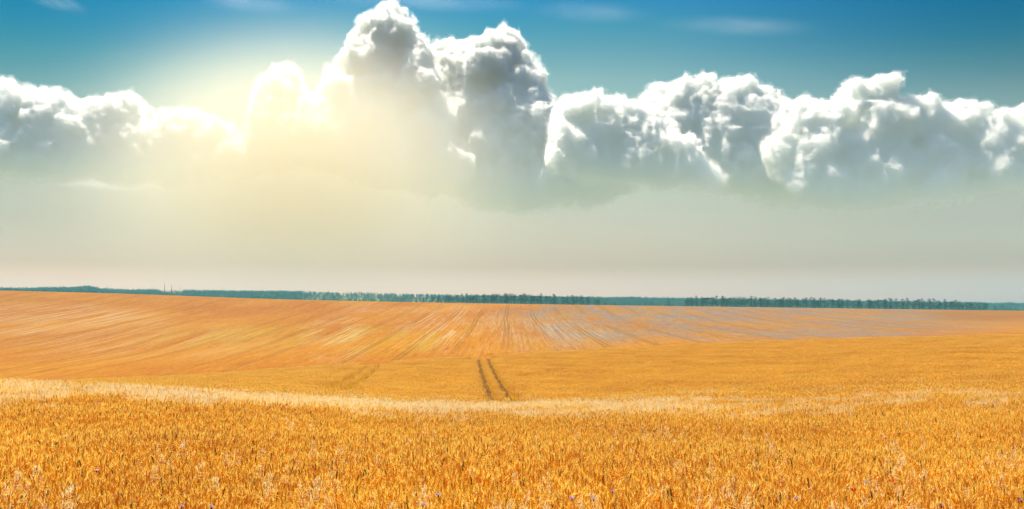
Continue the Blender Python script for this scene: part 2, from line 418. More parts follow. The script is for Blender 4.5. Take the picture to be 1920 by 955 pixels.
def field_material():
    m = bpy.data.materials.new('ripe_field')
    nt, N, K = nodes(m)
    out = N('ShaderNodeOutputMaterial'); bs = N('ShaderNodeBsdfDiffuse')
    geo = N('ShaderNodeNewGeometry'); sep = N('ShaderNodeSeparateXYZ'); K(geo.outputs['Position'], sep.inputs[0])
    X, Y = sep.outputs['X'], sep.outputs['Y']
    def attr(n):
        a = N('ShaderNodeAttribute'); a.attribute_name = n; return a.outputs['Fac']
    def noise(sx, sy, detail=3, rough=.6, off=0.0):
        c = N('ShaderNodeCombineXYZ'); K(math_node(N, K, 'MULTIPLY', X, sx), c.inputs[0]); K(math_node(N, K, 'MULTIPLY', Y, sy), c.inputs[1]); c.inputs[2].default_value = off
        t = N('ShaderNodeTexNoise'); t.inputs['Scale'].default_value = 1; t.inputs['Detail'].default_value = detail; t.inputs['Roughness'].default_value = rough
        K(c.outputs[0], t.inputs['Vector']); return t.outputs['Fac']
    def step(v, a, b):
        n = N('ShaderNodeMapRange'); n.interpolation_type = 'SMOOTHSTEP'; K(v, n.inputs['Value'])
        n.inputs['From Min'].default_value = a; n.inputs['From Max'].default_value = b; return n.outputs[0]
    fine = noise(1.1, .22, 4, .75)
    streak = noise(.9, .006, 4, .75, 3.0)
    broad = noise(.012, .006, 3, .55, 5.0)
    streak2 = noise(.75, .005, 3, .65, 9.0)
    patch = noise(.06, .008, 3, .6, 12.0)
    gold = mix_rgb(N, K, step(streak, .34, .62), (0.300, 0.098, 0.006), (0.390, 0.165, 0.012))
    gold = mix_rgb(N, K, step(broad, .35, .68), gold, (0.300, 0.094, 0.006))
    gold = mix_rgb(N, K, math_node(N, K, 'MULTIPLY', attr('yellow'), step(patch, .35, .7)), gold, (0.330, 0.190, 0.008))
    speck = noise(.55, .045, 3, .75, 50.0)
    gold = mix_rgb(N, K, math_node(N, K, 'MULTIPLY', step(fine, .45, .75), .6), gold, (0.450, 0.240, 0.042))
    # weeds in flower: lavender and white drifts drawn out along the drill rows
    fl = math_node(N, K, 'MULTIPLY', attr('flower'), math_node(N, K, 'MULTIPLY', step(math_node(N, K, 'ADD', math_node(N, K, 'MULTIPLY', streak, .45), math_node(N, K, 'MULTIPLY', patch, .55)), .28, .60), 1.0), clamp=True)
    flc = mix_rgb(N, K, step(patch, .4, .6), (0.215, 0.138, 0.066), (0.185, 0.140, 0.105))
    col = mix_rgb(N, K, math_node(N, K, 'MULTIPLY', fl, .85), gold, flc)
    wh = math_node(N, K, 'MULTIPLY', attr('white'), math_node(N, K, 'MULTIPLY', step(streak2, .48, .57), step(patch, .36, .54)), clamp=True)
    col = mix_rgb(N, K, math_node(N, K, 'MULTIPLY', wh, .62), col, (0.44, 0.33, 0.18))
    col = mix_rgb(N, K, step(speck, .30, .46), mix_rgb(N, K, 1.0, col, (.74, .66, .55), 'MULTIPLY'), col)
    col = mix_rgb(N, K, math_node(N, K, 'MULTIPLY', step(speck, .54, .70), .35), col, (0.52, 0.30, 0.06))
    br = attr('brown'); col = mix_rgb(N, K, math_node(N, K, 'MULTIPLY', br, .5), col, (0.208, 0.082, 0.008))
    # tramlines: pairs of wheel tracks every 22 m along the rows
    wob = noise(.003, .0022, 1, .5, 20.0)
    xx = math_node(N, K, 'ADD', X, math_node(N, K, 'MULTIPLY', wob, 26.0))
    ph = math_node(N, K, 'ABSOLUTE', math_node(N, K, 'SUBTRACT', math_node(N, K, 'FRACT', math_node(N, K, 'DIVIDE', xx, 21.0)), .5))
    tr = N('ShaderNodeMapRange'); K(math_node(N, K, 'ABSOLUTE', math_node(N, K, 'SUBTRACT', ph, .052)), tr.inputs['Value'])
    tr.inputs['From Min'].default_value = .012; tr.inputs['From Max'].default_value = .034; tr.inputs['To Min'].default_value = 1; tr.inputs['To Max'].default_value = 0
    trf = math_node(N, K, 'MULTIPLY', math_node(N, K, 'MULTIPLY', tr.outputs[0], attr('hill')), step(noise(.02, .004, 2, .5, 30.0), .33, .55))
    col = mix_rgb(N, K, math_node(N, K, 'MULTIPLY', trf, .55), col, (0.176, 0.082, 0.010))
    # soil and straw litter under the near crop; pasture far behind
    col = mix_rgb(N, K, attr('soil'), col, mix_rgb(N, K, step(fine, .4, .6), (.11, .05, .012), (.18, .085, .02)))
    col = mix_rgb(N, K, attr('pasture'), col, mix_rgb(N, K, step(patch, .45, .55), (.12, .145, .035), (.19, .16, .06)))
    K(col, bs.inputs['Color'])
    bp = N('ShaderNodeBump'); bp.inputs['Strength'].default_value = .9; bp.inputs['Distance'].default_value = .35
    K(math_node(N, K, 'ADD', noise(1.1, .8, 3, .7, 40.0), math_node(N, K, 'MULTIPLY', trf, -.6)), bp.inputs['Height'])
    K(bp.outputs[0], bs.inputs['Normal'])
    K(bs.outputs[0], out.inputs['Surface'])
    return m

def blob(px, py, cx, cy, rx, ry, p=1.0):
    return np.clip(1.25 - ((px - cx) / rx) ** 2 - ((py - cy) / ry) ** 2, 0, 1) ** p

def terrain():
    ys = np.concatenate([np.linspace(-40, 4, 12), np.exp(np.linspace(math.log(4.4), math.log(14000), 420))])
    us = np.linspace(-1, 1, 361)
    Yg, U = np.meshgrid(ys, us, indexing='ij')
    Xg = U * (60 + .95 * np.maximum(Yg, 0))
    Z = ground_z(Xg, Yg)
    vv = np.stack([Xg, Yg, Z], -1).reshape(-1, 3)
    R, C = Yg.shape
    i = np.arange(R - 1)[:, None] * C + np.arange(C - 1)[None, :]
    fc = np.stack([i, i + 1, i + C + 1, i + C], -1).reshape(-1, 4)
    o = mesh_obj('ground', vv, fc, field_material(), smooth=True)
    tag(o, kind='structure')
    x, y, z = vv.T
    Yd = np.maximum(y, 4)
    px = 960 + F * x / Yd; py = HORIZON - F * z / Yd
    hill = np.clip((y - 290) / 40, 0, 1) * np.clip((1000 - y) / 60, 0, 1)
    A = {}
    A['hill'] = hill
    A['soil'] = np.clip((300 - y) / 30, 0, 1)
    A['pasture'] = np.clip((y - 1000) / 60, 0, 1)
    fl = .95 * blob(px, py, 1330, 602, 420, 44) + .8 * blob(px, py, 1620, 604, 330, 34) + .45 * blob(px, py, 1060, 640, 130, 34) + .75 * blob(px, py, 1250, 585, 300, 16)
    A['flower'] = np.clip(fl, 0, 1) * hill
    A['white'] = np.clip(1.3 * blob(px, py, 80, 598, 230, 30) + .9 * blob(px, py, 630, 635, 75, 45) + .75 * blob(px, py, 845, 615, 115, 50)
                         + .45 * blob(px, py, 250, 640, 330, 40) + .6 * blob(px, py, 700, 578, 80, 9) + .5 * blob(px, py, 1040, 620, 120, 30), 0, 1) * hill
    A['yellow'] = np.clip(blob(px, py, 480, 632, 230, 26) + blob(px, py, 720, 640, 120, 30), 0, 1) * hill * .8
    A['brown'] = np.clip(blob(px, py, 1850, 592, 120, 12) + .5 * blob(px, py, 1780, 575, 200, 14) + .5 * blob(px, py, 30, 562, 90, 8), 0, 1) * hill
    for k, v in A.items():
        a = o.data.attributes.new(k, 'FLOAT', 'POINT'); a.data.foreach_set('value', v.astype(np.float32))
    return o
ground = terrain()
# ------------------------------------------------------------------ standing crop
def straw_material(name, lo, hi, trans=.35, tip=None, patchy=True):
    m = bpy.data.materials.new(name)
    nt, N, K = nodes(m)
    out = N('ShaderNodeOutputMaterial'); d = N('ShaderNodeBsdfDiffuse'); t = N('ShaderNodeBsdfTranslucent'); g = N('ShaderNodeBsdfGlossy')
    a = N('ShaderNodeAttribute'); a.attribute_name = 'tone'
    col = mix_rgb(N, K, a.outputs['Fac'], lo, hi)
    oi = N('ShaderNodeObjectInfo')
    if patchy:
        geo = N('ShaderNodeNewGeometry')
        n1 = N('ShaderNodeTexNoise'); n1.inputs['Scale'].default_value = .22; n1.inputs['Detail'].default_value = 3; K(geo.outputs['Position'], n1.inputs['Vector'])
        f = N('ShaderNodeMapRange'); K(n1.outputs['Fac'], f.inputs['Value']); f.inputs['From Min'].default_value = .35; f.inputs['From Max'].default_value = .65
        f.inputs['To Min'].default_value = .88; f.inputs['To Max'].default_value = 1.06
        cc = N('ShaderNodeCombineXYZ')
        K(math_node(N, K, 'MULTIPLY_ADD', f.outputs[0], .5, .5), cc.inputs[0]); K(f.outputs[0], cc.inputs[1]); K(f.outputs[0], cc.inputs[2])
        col = mix_rgb(N, K, 1.0, col, cc.outputs[0], 'MULTIPLY')
    K(col, d.inputs['Color']); K(mix_rgb(N, K, 1.0, col, (1.0, .95, .75), 'MULTIPLY'), t.inputs['Color'])
    g.inputs['Roughness'].default_value = .45; g.inputs['Color'].default_value = (1, .9, .7, 1)
    m1 = N('ShaderNodeMixShader'); m1.inputs[0].default_value = trans; K(d.outputs[0], m1.inputs[1]); K(t.outputs[0], m1.inputs[2])
    m2 = N('ShaderNodeMixShader'); m2.inputs[0].default_value = .04; K(m1.outputs[0], m2.inputs[1]); K(g.outputs[0], m2.inputs[2])
    K(m2.outputs[0], out.inputs['Surface'])
    return m

class Tri:
    """collects triangles with a tone per vertex"""
    def __init__(s): s.v = []; s.f = []; s.t = []; s.mi = []
    def add(s, vs, fs, tone, mi=0):
        b = len(s.v); s.v.extend(vs); s.t.extend([tone] * len(vs)); s.f.extend([(a + b, c + b, d + b) for a, c, d in fs]); s.mi.extend([mi] * len(fs))
    def ribbon(s, pts, w, tone, side, mi=0):
        side = Vector(side); vs = []; fs = []
        for i, p in enumerate(pts):
            ww = w * (1 if i < len(pts) - 1 else .35); p = Vector(p)
            vs += [tuple(p - side * ww / 2), tuple(p + side * ww / 2)]
            if i: k = 2 * i; fs += [(k - 2, k - 1, k), (k - 1, k + 1, k)]
        s.add(vs, fs, tone, mi)
    def spindle(s, pts, rad, tone, sides=4, mi=0):
        vs = []; fs = []; n = len(pts)
        for i, (p, r) in enumerate(zip(pts, rad)):
            t = (Vector(pts[min(i + 1, n - 1)]) - Vector(pts[max(i - 1, 0)])).normalized()
            a = t.cross(Vector((.3, .9, .1))).normalized(); b = t.cross(a)
            for k in range(sides):
                q = 2 * math.pi * k / sides + i * .6
                vs.append(tuple(Vector(p) + a * r * math.cos(q) + b * r * math.sin(q)))
        for i in range(n - 1):
            for k in range(sides):
                a0, a1 = i * sides + k, i * sides + (k + 1) % sides
                fs += [(a0, a1, a0 + sides), (a1, a1 + sides, a0 + sides)]
        s.add(vs, fs, tone, mi)
    def build(s, name, mats, link=True, parent=None):
        me = bpy.data.meshes.new(name)
        me.from_pydata(s.v, [], s.f)
        for m in mats: me.materials.append(m)
        if len(mats) > 1: me.polygons.foreach_set('material_index', s.mi)
        a = me.attributes.new('tone', 'FLOAT', 'POINT'); a.data.foreach_set('value', np.array(s.t, np.float32))
        me.update()
        o = bpy.data.objects.new(name, me)
        if link: COL.objects.link(o)
        if parent: o.parent = parent
        return o

def wheat_stalk(T, R, x, y, lod, wide=1.0):
    h = R.gauss(.66, .035 if lod == 0 else .065) * (1.0 if R.random() > .06 else 1.12)
    az = R.uniform(0, 6.283); lean = abs(R.gauss(0, .06)) + .01
    dx, dy = math.cos(az), math.sin(az)
    top = Vector((x + dx * lean * h, y + dy * lean * h, h))
    tone = R.random()
    s = R.uniform(0, 3.14); side = (math.cos(s), math.sin(s), 0)
    if lod == 0:
        mid = Vector((x + dx * lean * h * .3, y + dy * lean * h * .3, h * .5))
        T.ribbon([(x, y, 0), mid, top], .005, tone * .7, side, 1)
        if R.random() < .8:
            a2 = R.uniform(0, 6.283); L = R.uniform(.12, .22); b = Vector((x, y, R.uniform(.25, .5)))
            c1 = b + Vector((math.cos(a2) * L * .5, math.sin(a2) * L * .5, L * .5)); c2 = b + Vector((math.cos(a2) * L, math.sin(a2) * L, L * .1))
            T.ribbon([b, c1, c2], .010, R.random(), (-math.sin(a2), math.cos(a2), 0), 1)
    else:
        T.ribbon([(x, y, h * .35), top], .008 * wide, tone * .7, side, 1)
    L = R.uniform(.075, .105); nod = R.choice([.1, .2, .3, .5, 1.1]) * R.uniform(.6, 1.2)
    pts = []; p = top.copy(); ang = lean; n = 7 if lod == 0 else 3
    for i in range(n):
        pts.append(p.copy()); d = Vector((dx * math.sin(ang), dy * math.sin(ang), math.cos(ang)))
        p = p + d * (L / (n - 1)); ang += nod / (n - 1)
    if lod == 0: rad = [.004, .0085, .0068, .009, .0065, .0075, .002]
    else: rad = [.004 * wide, .009 * wide, .003 * wide]
    T.spindle(pts, rad, tone, 4 if lod == 0 else 3, 4 if R.random() < (.05 if lod == 0 else .015) else 0)
    na = 7 if lod == 0 else 2
    for k in range(na):
        q = Vector(pts[min(len(pts) - 1, int((k + 1) / na * (len(pts) - 1)))]); a2 = R.uniform(0, 6.283)
        d = Vector((dx * math.sin(ang) * .8 + .38 * math.cos(a2), dy * math.sin(ang) * .8 + .38 * math.sin(a2), max(.25, math.cos(ang)))).normalized()
        la = R.uniform(.05, .085); w = (.0022 if lod == 0 else .007 * wide)
        sd = d.cross(Vector((math.cos(a2 + 1), math.sin(a2 + 1), .2))).normalized() * w
        T.add([tuple(q - sd), tuple(q + sd), tuple(q + d * la)], [(0, 1, 2)], .6 + .4 * R.random(), 2)

def oat_stalk(T, R, x, y, h, n, size=1.0, mi=3, stem=True):
    az = R.uniform(0, 6.283); dx, dy = math.cos(az), math.sin(az)
    top = Vector((x + dx * .10, y + dy * .10, h))
    s = R.uniform(0, 3.14)
    if stem: T.ribbon([(x, y, h * .3), (x + dx * .03, y + dy * .03, h * .75), top], .004 * size, .8, (math.cos(s), math.sin(s), 0), mi)
    for k in range(n):
        f = R.random() ** .8; a2 = az + R.gauss(0, 1.0)
        b = Vector((x + dx * .03 + dx * .07 * f, y + dy * .03 + dy * .07 * f, h * (.78 + .22 * f)))
        r = (1.05 - f) * .10 + .015
        q = b + Vector((math.cos(a2) * r, math.sin(a2) * r, -.01 + .02 * R.random()))
        T.ribbon([b, q], .0016 * size, .7, (0, 0, 1), mi)
        L = R.uniform(.020, .030) * size; w = R.uniform(.0045, .007) * size
        a3 = R.uniform(0, 6.283); c = Vector((math.cos(a3), math.sin(a3), 0)); e = Vector((-c.y, c.x, 0)) * .35
        for sg in (-1, 1):
            o1 = q + c * w * .6 * sg
            T.add([tuple(q), tuple(o1 + e * w - Vector((0, 0, L * .5))), tuple(q + c * w * 1.3 * sg - Vector((0, 0, L))), tuple(o1 * .5 + q * .5 - e * w - Vector((0, 0, L * .6)))],
                  [(0, 1, 2), (0, 2, 3)], R.random(), mi)

M_ear = straw_material('ripe_ear', (.80, .42, .025), (.97, .68, .08), .52)
M_stem = straw_material('straw', (.72, .40, .025), (.95, .66, .08), .5)
M_awn = straw_material('awn', (.95, .60, .06), (.98, .76, .18), .5)
M_oat = straw_material('oat_husk', (.95, .80, .50), (.97, .90, .68), .45, patchy=False)
M_fear = straw_material('far_ear', (.84, .41, .025), (.98, .66, .08), .55)
M_fawn = straw_material('far_awn', (.95, .60, .06), (.98, .76, .18), .5)
M_late = straw_material('unripe_ear', (.17, .12, .02), (.30, .22, .04), .3)
M_pear = straw_material('pale_ear', (.95, .70, .20), (.97, .84, .38), .48)  # pale crop and the brow's sunlit band, both put into ear colour
M_pawn = straw_material('pale_awn', (.95, .72, .28), (.97, .85, .46), .5)

def instancer(name, pts, rot, scl, idx, objs, mat=None):
    col = bpy.data.collections.new(name + '_kinds')
    for i, o in enumerate(objs):
        o.name = '%s_kind_%02d' % (name, i); col.objects.link(o)
    me = bpy.data.meshes.new(name); me.vertices.add(len(pts)); me.vertices.foreach_set('co', np.asarray(pts, np.float32).ravel())
    for n, t, v in (('rot', 'FLOAT_VECTOR', rot), ('scl', 'FLOAT', scl), ('kind_index', 'INT', idx)):
        a = me.attributes.new(n, t, 'POINT'); a.data.foreach_set('vector' if t == 'FLOAT_VECTOR' else 'value', np.ascontiguousarray(v, dtype=np.int32 if t == 'INT' else np.float32).ravel())
    o = bpy.data.objects.new(name, me); COL.objects.link(o)
    ng = bpy.data.node_groups.new(name, 'GeometryNodeTree')
    ng.interface.new_socket('Geometry', in_out='INPUT', socket_type='NodeSocketGeometry')
    ng.interface.new_socket('Geometry', in_out='OUTPUT', socket_type='NodeSocketGeometry')
    N, K = ng.nodes.new, ng.links.new
    gi, go = N('NodeGroupInput'), N('NodeGroupOutput')
    ci = N('GeometryNodeCollectionInfo'); ci.inputs['Collection'].default_value = col
    ci.inputs['Separate Children'].default_value = True; ci.inputs['Reset Children'].default_value = True
    ip = N('GeometryNodeInstanceOnPoints'); ip.inputs['Pick Instance'].default_value = True
    def at(n, t):
        a = N('GeometryNodeInputNamedAttribute'); a.data_type = t; a.inputs['Name'].default_value = n; return a.outputs[0]
    K(gi.outputs[0], ip.inputs['Points']); K(ci.outputs[0], ip.inputs['Instance'])
    K(at('kind_index', 'INT'), ip.inputs['Instance Index'])
    er = N('FunctionNodeEulerToRotation'); K(at('rot', 'FLOAT_VECTOR'), er.inputs[0]); K(er.outputs[0], ip.inputs['Rotation'])
    K(at('scl', 'FLOAT'), ip.inputs['Scale']); K(ip.outputs[0], go.inputs[0])
    md = o.modifiers.new('scatter', 'NODES'); md.node_group = ng
    return o

TRACKS = []   # wheel tracks through the middle field: (point, point) pairs
for a, b in (((896, 669), (922, 744)), ((914, 669), (962, 744))):
    TRACKS.append((hit(*a), hit(*b)))
for a, b in (((690, 684), (628, 722)), ((712, 683), (658, 722))):
    TRACKS.append((hit(*a), hit(*b)))
def track_dist(x, y):
    d = np.full(np.shape(x), 99.0)
    for p, q in TRACKS:
        t = np.clip((y - q[1]) / (p[1] - q[1]), -.12, 1.5)
        d = np.minimum(d, np.hypot(x - (q[0] + (p[0] - q[0]) * t), y - (q[1] + (p[1] - q[1]) * t)))
    return d

STRIP = ([-400, 0, 200, 500, 900, 1100, 1300, 1600, 1920, 2400], [722, 727, 735, 748, 765, 762, 757, 750, 744, 740])
def row_of(x, y, z): return HORIZON - F * z / np.maximum(y, 4)
def strip_mask(x, y):
    """crop paleness: wild oats plus sunlight put into ear colour along the brow"""
    z = z_top(x, y); px = 960 + F * x / np.maximum(y, 4); py = row_of(x, y, z)
    c = np.interp(px, *STRIP); w = np.interp(px, [0, 300, 900, 1300, 1920], [13, 12, 11, 17, 24]); s = np.interp(px, [-300, 0, 900, 1250, 1500, 1920], [.75, .8, .95, .75, .30, .12])
    n = vnoise(x, y, 3.0, 5) * .6 + vnoise(x, y, .9, 6) * .4
    return s * np.exp(-((py - c) / w) ** 2) * (y > 16) * (y < 60) * (.25 + 1.45 * n)

def tiles(y0, y1, size, seed):
    r = np.random.default_rng(seed)
    ys = np.arange(y0, y1, size); P = []
    for y in ys:
        hw = 5 + .66 * y + .02 * y; xs = np.arange(-hw, hw, size)
        P.append(np.stack([xs + r.uniform(-.12, .12, len(xs)) * size, np.full(len(xs), y) + r.uniform(-.12, .12, len(xs)) * size], 1))
    P = np.concatenate(P); x, y = P.T
    z = ground_z(x, y); e = .4
    gx = (ground_z(x + e, y) - ground_z(x - e, y)) / (2 * e); gy = (ground_z(x, y + e) - ground_z(x, y - e)) / (2 * e)
    yaw = r.integers(0, 4, len(x)) * (math.pi / 2) + r.uniform(-.2, .2, len(x))
    rot = np.zeros((len(x), 3))
    for i in range(len(x)):
        nrm = Vector((-gx[i], -gy[i], 1)).normalized()
        q = Vector((0, 0, 1)).rotation_difference(nrm) @ Matrix.Rotation(yaw[i], 3, 'Z').to_quaternion()
        rot[i] = q.to_euler()
    hsc = .90 + .24 * vnoise(x, y, 2.4, seed + 1) + r.uniform(-.03, .03, len(x))
    return np.stack([x, y, z], 1), rot, hsc, r

def make_tiles(lod, size, dens, nvar, pale, seed, wide=1.0):
    R = random.Random(seed); res = []
    for _ in range(nvar):
        T = Tri(); h = size * .53
        for _k in range(int(dens * size * size)):
            wheat_stalk(T, R, R.uniform(-h, h), R.uniform(-h, h), lod, wide)
        if pale:
            for _k in range(int((36 if lod == 0 else 16) * size * size)):
                oat_stalk(T, R, R.uniform(-h, h), R.uniform(-h, h), R.uniform(.76, .92), 16 if lod == 0 else 9, 1.3 if lod == 0 else 1.9)
        mats = [M_pear, M_stem, M_pawn, M_oat, M_ear] if pale else ([M_ear, M_stem, M_awn, M_oat, M_late] if lod == 0 else [M_fear, M_stem, M_fawn, M_oat, M_late])
        res.append(T.build('tile', mats, link=False))
    return res

def crop_zone(name, y0, y1, size, lod, dens, seed, wide=1.0, beside=False):
    P, rot, scl, r = tiles(y0, y1, size, seed)
    td = track_dist(P[:, 0], P[:, 1])
    keep = ((td > .52) & (td < 2.6)) if beside else (td > 1.9 + size * .25)
    if beside: scl = scl * .97
    if lod: scl = 1.0 + (scl - 1.0) * .4
    P, rot, scl = P[keep], rot[keep], scl[keep]
    m = strip_mask(P[:, 0], P[:, 1])
    pale = r.random(len(P)) < m
    nv = 9 if lod == 0 else 6
    idx = np.where(pale, nv + r.integers(0, 3, len(P)), r.integers(0, nv, len(P)))
    objs = make_tiles(lod, size, dens, nv, False, seed, wide) + make_tiles(lod, size, dens * .8, 3, True, seed + 50, wide)
    return instancer(name, P, rot, scl, idx, objs)

o = crop_zone('wheat', 2.2, 36, .6, 0, 230, 101)
tag(o, 'ripe orange wheat standing in the near field with pale oats along its brow', 'wheat', kind='stuff')
o = crop_zone('wheat', 36, 95, 1.0, 1, 150, 201, 1.35)
tag(o, 'golden wheat on the middle field with two wheel tracks running through it', 'wheat', kind='stuff')
o = crop_zone('wheat', 48, 175, .5, 1, 150, 251, 1.5, True)
tag(o, 'golden wheat beside the wheel tracks of the middle field', 'wheat', kind='stuff')
o = crop_zone('wheat', 95, 285, 2.0, 1, 60, 301, 2.6)
tag(o, 'distant golden wheat up to the brow of the middle field', 'wheat', kind='stuff')
# ------------------------------------------------------------------ trees
def foliage_material(name, lo, hi):
    m = bpy.data.materials.new(name); nt, N, K = nodes(m)
    out = N('ShaderNodeOutputMaterial'); d = N('ShaderNodeBsdfDiffuse'); t = N('ShaderNodeBsdfTranslucent')
    a = N('ShaderNodeAttribute'); a.attribute_name = 'tone'; oi = N('ShaderNodeObjectInfo')
    f = math_node(N, K, 'ADD', math_node(N, K, 'MULTIPLY', a.outputs['Fac'], .35), math_node(N, K, 'MULTIPLY', oi.outputs['Random'], .65))
    c = mix_rgb(N, K, f, lo, hi); K(c, d.inputs[0]); K(c, t.inputs[0])
    ms = N('ShaderNodeMixShader'); ms.inputs[0].default_value = .3; K(d.outputs[0], ms.inputs[1]); K(t.outputs[0], ms.inputs[2]); K(ms.outputs[0], out.inputs[0])
    return m
M_pine = foliage_material('pine_needles', (.006, .032, .014), (.042, .115, .028))
M_leaf = foliage_material('leaves', (.05, .11, .03), (.12, .20, .045))
M_lime = foliage_material('young_leaves', (.20, .26, .03), (.34, .38, .05))
M_bark = foliage_material('bark', (.08, .05, .03), (.14, .09, .05))
M_pole = foliage_material('weathered_wood', (.05, .045, .04), (.09, .08, .07))
M_mast = foliage_material('galvanised_steel', (.30, .30, .30), (.38, .38, .38))

def pine_meshes(R, kind, n):
    """unit tree, 1 high: (trunk, crown)"""
    T = Tri(); T.spindle([(0, 0, 0), (.01, 0, .35), (.0, .01, .7), (0, 0, .97)], [.022, .016, .009, .002], .5, 5)
    for _ in range(7):
        a = R.uniform(0, 6.28); z = R.uniform(.3, .8); r = .16
        T.spindle([(0, 0, z), (math.cos(a) * r, math.sin(a) * r, z + .05)], [.006, .002], .5, 3)
    C = Tri()
    lobes = []
    if kind == 'cone':
        z = .14
        while z < .97:
            w = .25 * (1 - z) ** .5 + .02
            for _ in range(R.randint(3, 5)):
                a = R.uniform(0, 6.28); lobes.append((math.cos(a) * w * R.uniform(.5, 1.1), math.sin(a) * w * R.uniform(.5, 1.1), z + R.uniform(-.03, .03), w * .55 + .02))
            z += .085
        lobes += [(0, 0, .93, .05), (0, 0, .97, .03)]
    else:
        for _ in range(15):
            a = R.uniform(0, 6.28); z = R.uniform(.28, .86); w = .26 * math.sqrt(max(.05, 1 - ((z - .5) / .5) ** 2)) * R.uniform(.3, 1.1)
            lobes.append((math.cos(a) * w, math.sin(a) * w, z, R.uniform(.07, .14)))
    for i in range(n):
        lx, ly, lz, lr = R.choice(lobes)
        d = Vector((R.gauss(0, 1), R.gauss(0, 1), R.gauss(0, .7))).normalized() * lr * R.uniform(.55, 1.1)
        c = Vector((lx, ly, lz)) + d; s = R.uniform(.018, .036) * (1 if n > 300 else 1.8)
        u = Vector((R.gauss(0, 1), R.gauss(0, 1), R.gauss(0, .6))).normalized(); w = u.cross(Vector((R.gauss(0, 1), R.gauss(0, 1), R.gauss(0, 1)))).normalized()
        C.add([tuple(c - u * s), tuple(c + u * s * .7 + w * s * .6), tuple(c + w * s * 1.1 - u * s * .1)], [(0, 1, 2)], R.random())
    return T, C
RT = random.Random(5)
KINDS = {}
def tree_proto(kind, mat, n=520):
    T, C = pine_meshes(RT, kind, n)
    t = T.build('trunk', [M_bark], link=False); c = C.build('crown', [mat], link=False)
    return t, c
for nm, kind, mat, cnt in (('pine', 'cone', M_pine, 7), ('broad', 'round', M_pine, 5), ('leafy', 'round', M_leaf, 3), ('lime', 'round', M_lime, 2)):
    KINDS[nm] = [tree_proto(kind, mat) for _ in range(cnt)]

def plant_tree(name, kind, x, y, z, h, w, label, cat, group=None):
    root = bpy.data.objects.new(name, None); COL.objects.link(root)
    root.location = (x, y, z); root.rotation_euler = (0, 0, RT.uniform(0, 6.28)); root.scale = (h * w, h * w, h)
    root.empty_display_size = .1
    tag(root, label, cat, group)
    for src in RT.choice(KINDS[kind]):
        c = src.copy(); COL.objects.link(c); c.parent = root
    return root
def on_ground(px, Y):
    x = (px - 960) / F * Y
    return x, Y, float(ground_z(x, Y)) - .1

def tree_row(px0, px1, step, Y, top, kinds, label, group, name='pine_tree', jit=.35, hvar=.12, w=(.9, 1.5)):
    px = px0
    while px < px1:
        q = px + RT.uniform(-jit, jit) * step; YY = Y + RT.uniform(-9, 9)
        x, y, z = on_ground(q, YY)
        tr = np.interp(q, *top)
        ztop = pix(q, tr, YY)[2]
        h = max(1.2, (ztop - z) * RT.uniform(1 - hvar, 1 + hvar * .25))
        plant_tree(name, RT.choice(kinds), x, y, z, h, RT.uniform(*w), label, 'tree', group)
        px += step * RT.uniform(.75, 1.25)

TOPC = ([680, 760, 820, 860, 930, 1000, 1050, 1110, 1150], [565, 562, 554, 550, 548, 550, 552, 555, 565])
TOPR = ([1275, 1300, 1400, 1500, 1600, 1700, 1800, 1860, 1890], [561, 555, 555, 557, 560, 559, 563, 569, 575])
TOPL = ([0, 60, 160, 230, 280], [539, 542, 545, 549, 554])
g1 = 'pines in the row at the centre of the horizon'
tree_row(800, 1128, 9.4, 925, TOPC, ['pine', 'pine', 'broad', 'broad'], 'dark green pine in front of the centre row behind the far field', g1, hvar=.28)
tree_row(815, 1110, 10, 965, TOPC, ['pine', 'broad'], 'dark green pine deep in the centre row behind the far field', g1)
g2 = 'pines in the long row at the right of the horizon'
tree_row(1284, 1862, 9.4, 925, TOPR, ['pine', 'pine', 'broad', 'broad'], 'dark green pine in front of the long right row behind the far field', g2, hvar=.28)
tree_row(1290, 1850, 9.5, 965, TOPR, ['pine', 'broad'], 'dark green pine deep in the long right row behind the far field', g2)
g3 = 'young trees along the brow at the left'
tree_row(-14, 238, 6.5, 925, TOPL, ['pine', 'broad'], 'small dark tree on the brow at the far left of the field', g3, hvar=.25, w=(1.1, 1.7))
g4 = 'saplings left of the centre pine row'
tree_row(684, 800, 9, 930, TOPC, ['pine', 'broad'], 'low sapling on the brow left of the centre pine row', g4, hvar=.35, w=(1.0, 1.6))
for px, top, kind, w, name, label in (
        (1152, 565, 'pine', 1.1, 'pine_tree', 'small lone spruce just right of the end of the centre pine row'),
        (1135, 561, 'leafy', 1.5, 'tree', 'rounded lighter tree closing the right end of the centre pine row'),
        (1123, 562, 'broad', 1.3, 'tree', 'dark rounded tree second from the right end of the centre pine row'),
        (1006, 567, 'lime', 1.6, 'bush', 'yellow green bush at the foot of the centre pine row'),
        (1489, 572, 'lime', 1.6, 'bush', 'yellow green bush at the foot of the long right pine row'),
        (1877, 571, 'leafy', 1.5, 'tree', 'rounded lighter tree near the right end of the long pine row'),
        (1892, 577, 'pine', 1.2, 'pine_tree', 'small pine closing the right end of the long pine row'),
        (256, 550, 'broad', 1.6, 'bush', 'dark round bush on the brow right of the left trees'),
        (268, 552, 'broad', 1.4, 'bush', 'low dark bush at the right end of the left trees')):
    x, y, z = on_ground(px, 908)
    plant_tree(name, kind, x, y, z, pix(px, top, 908)[2] - z, w, label, 'bush' if name == 'bush' else 'tree')

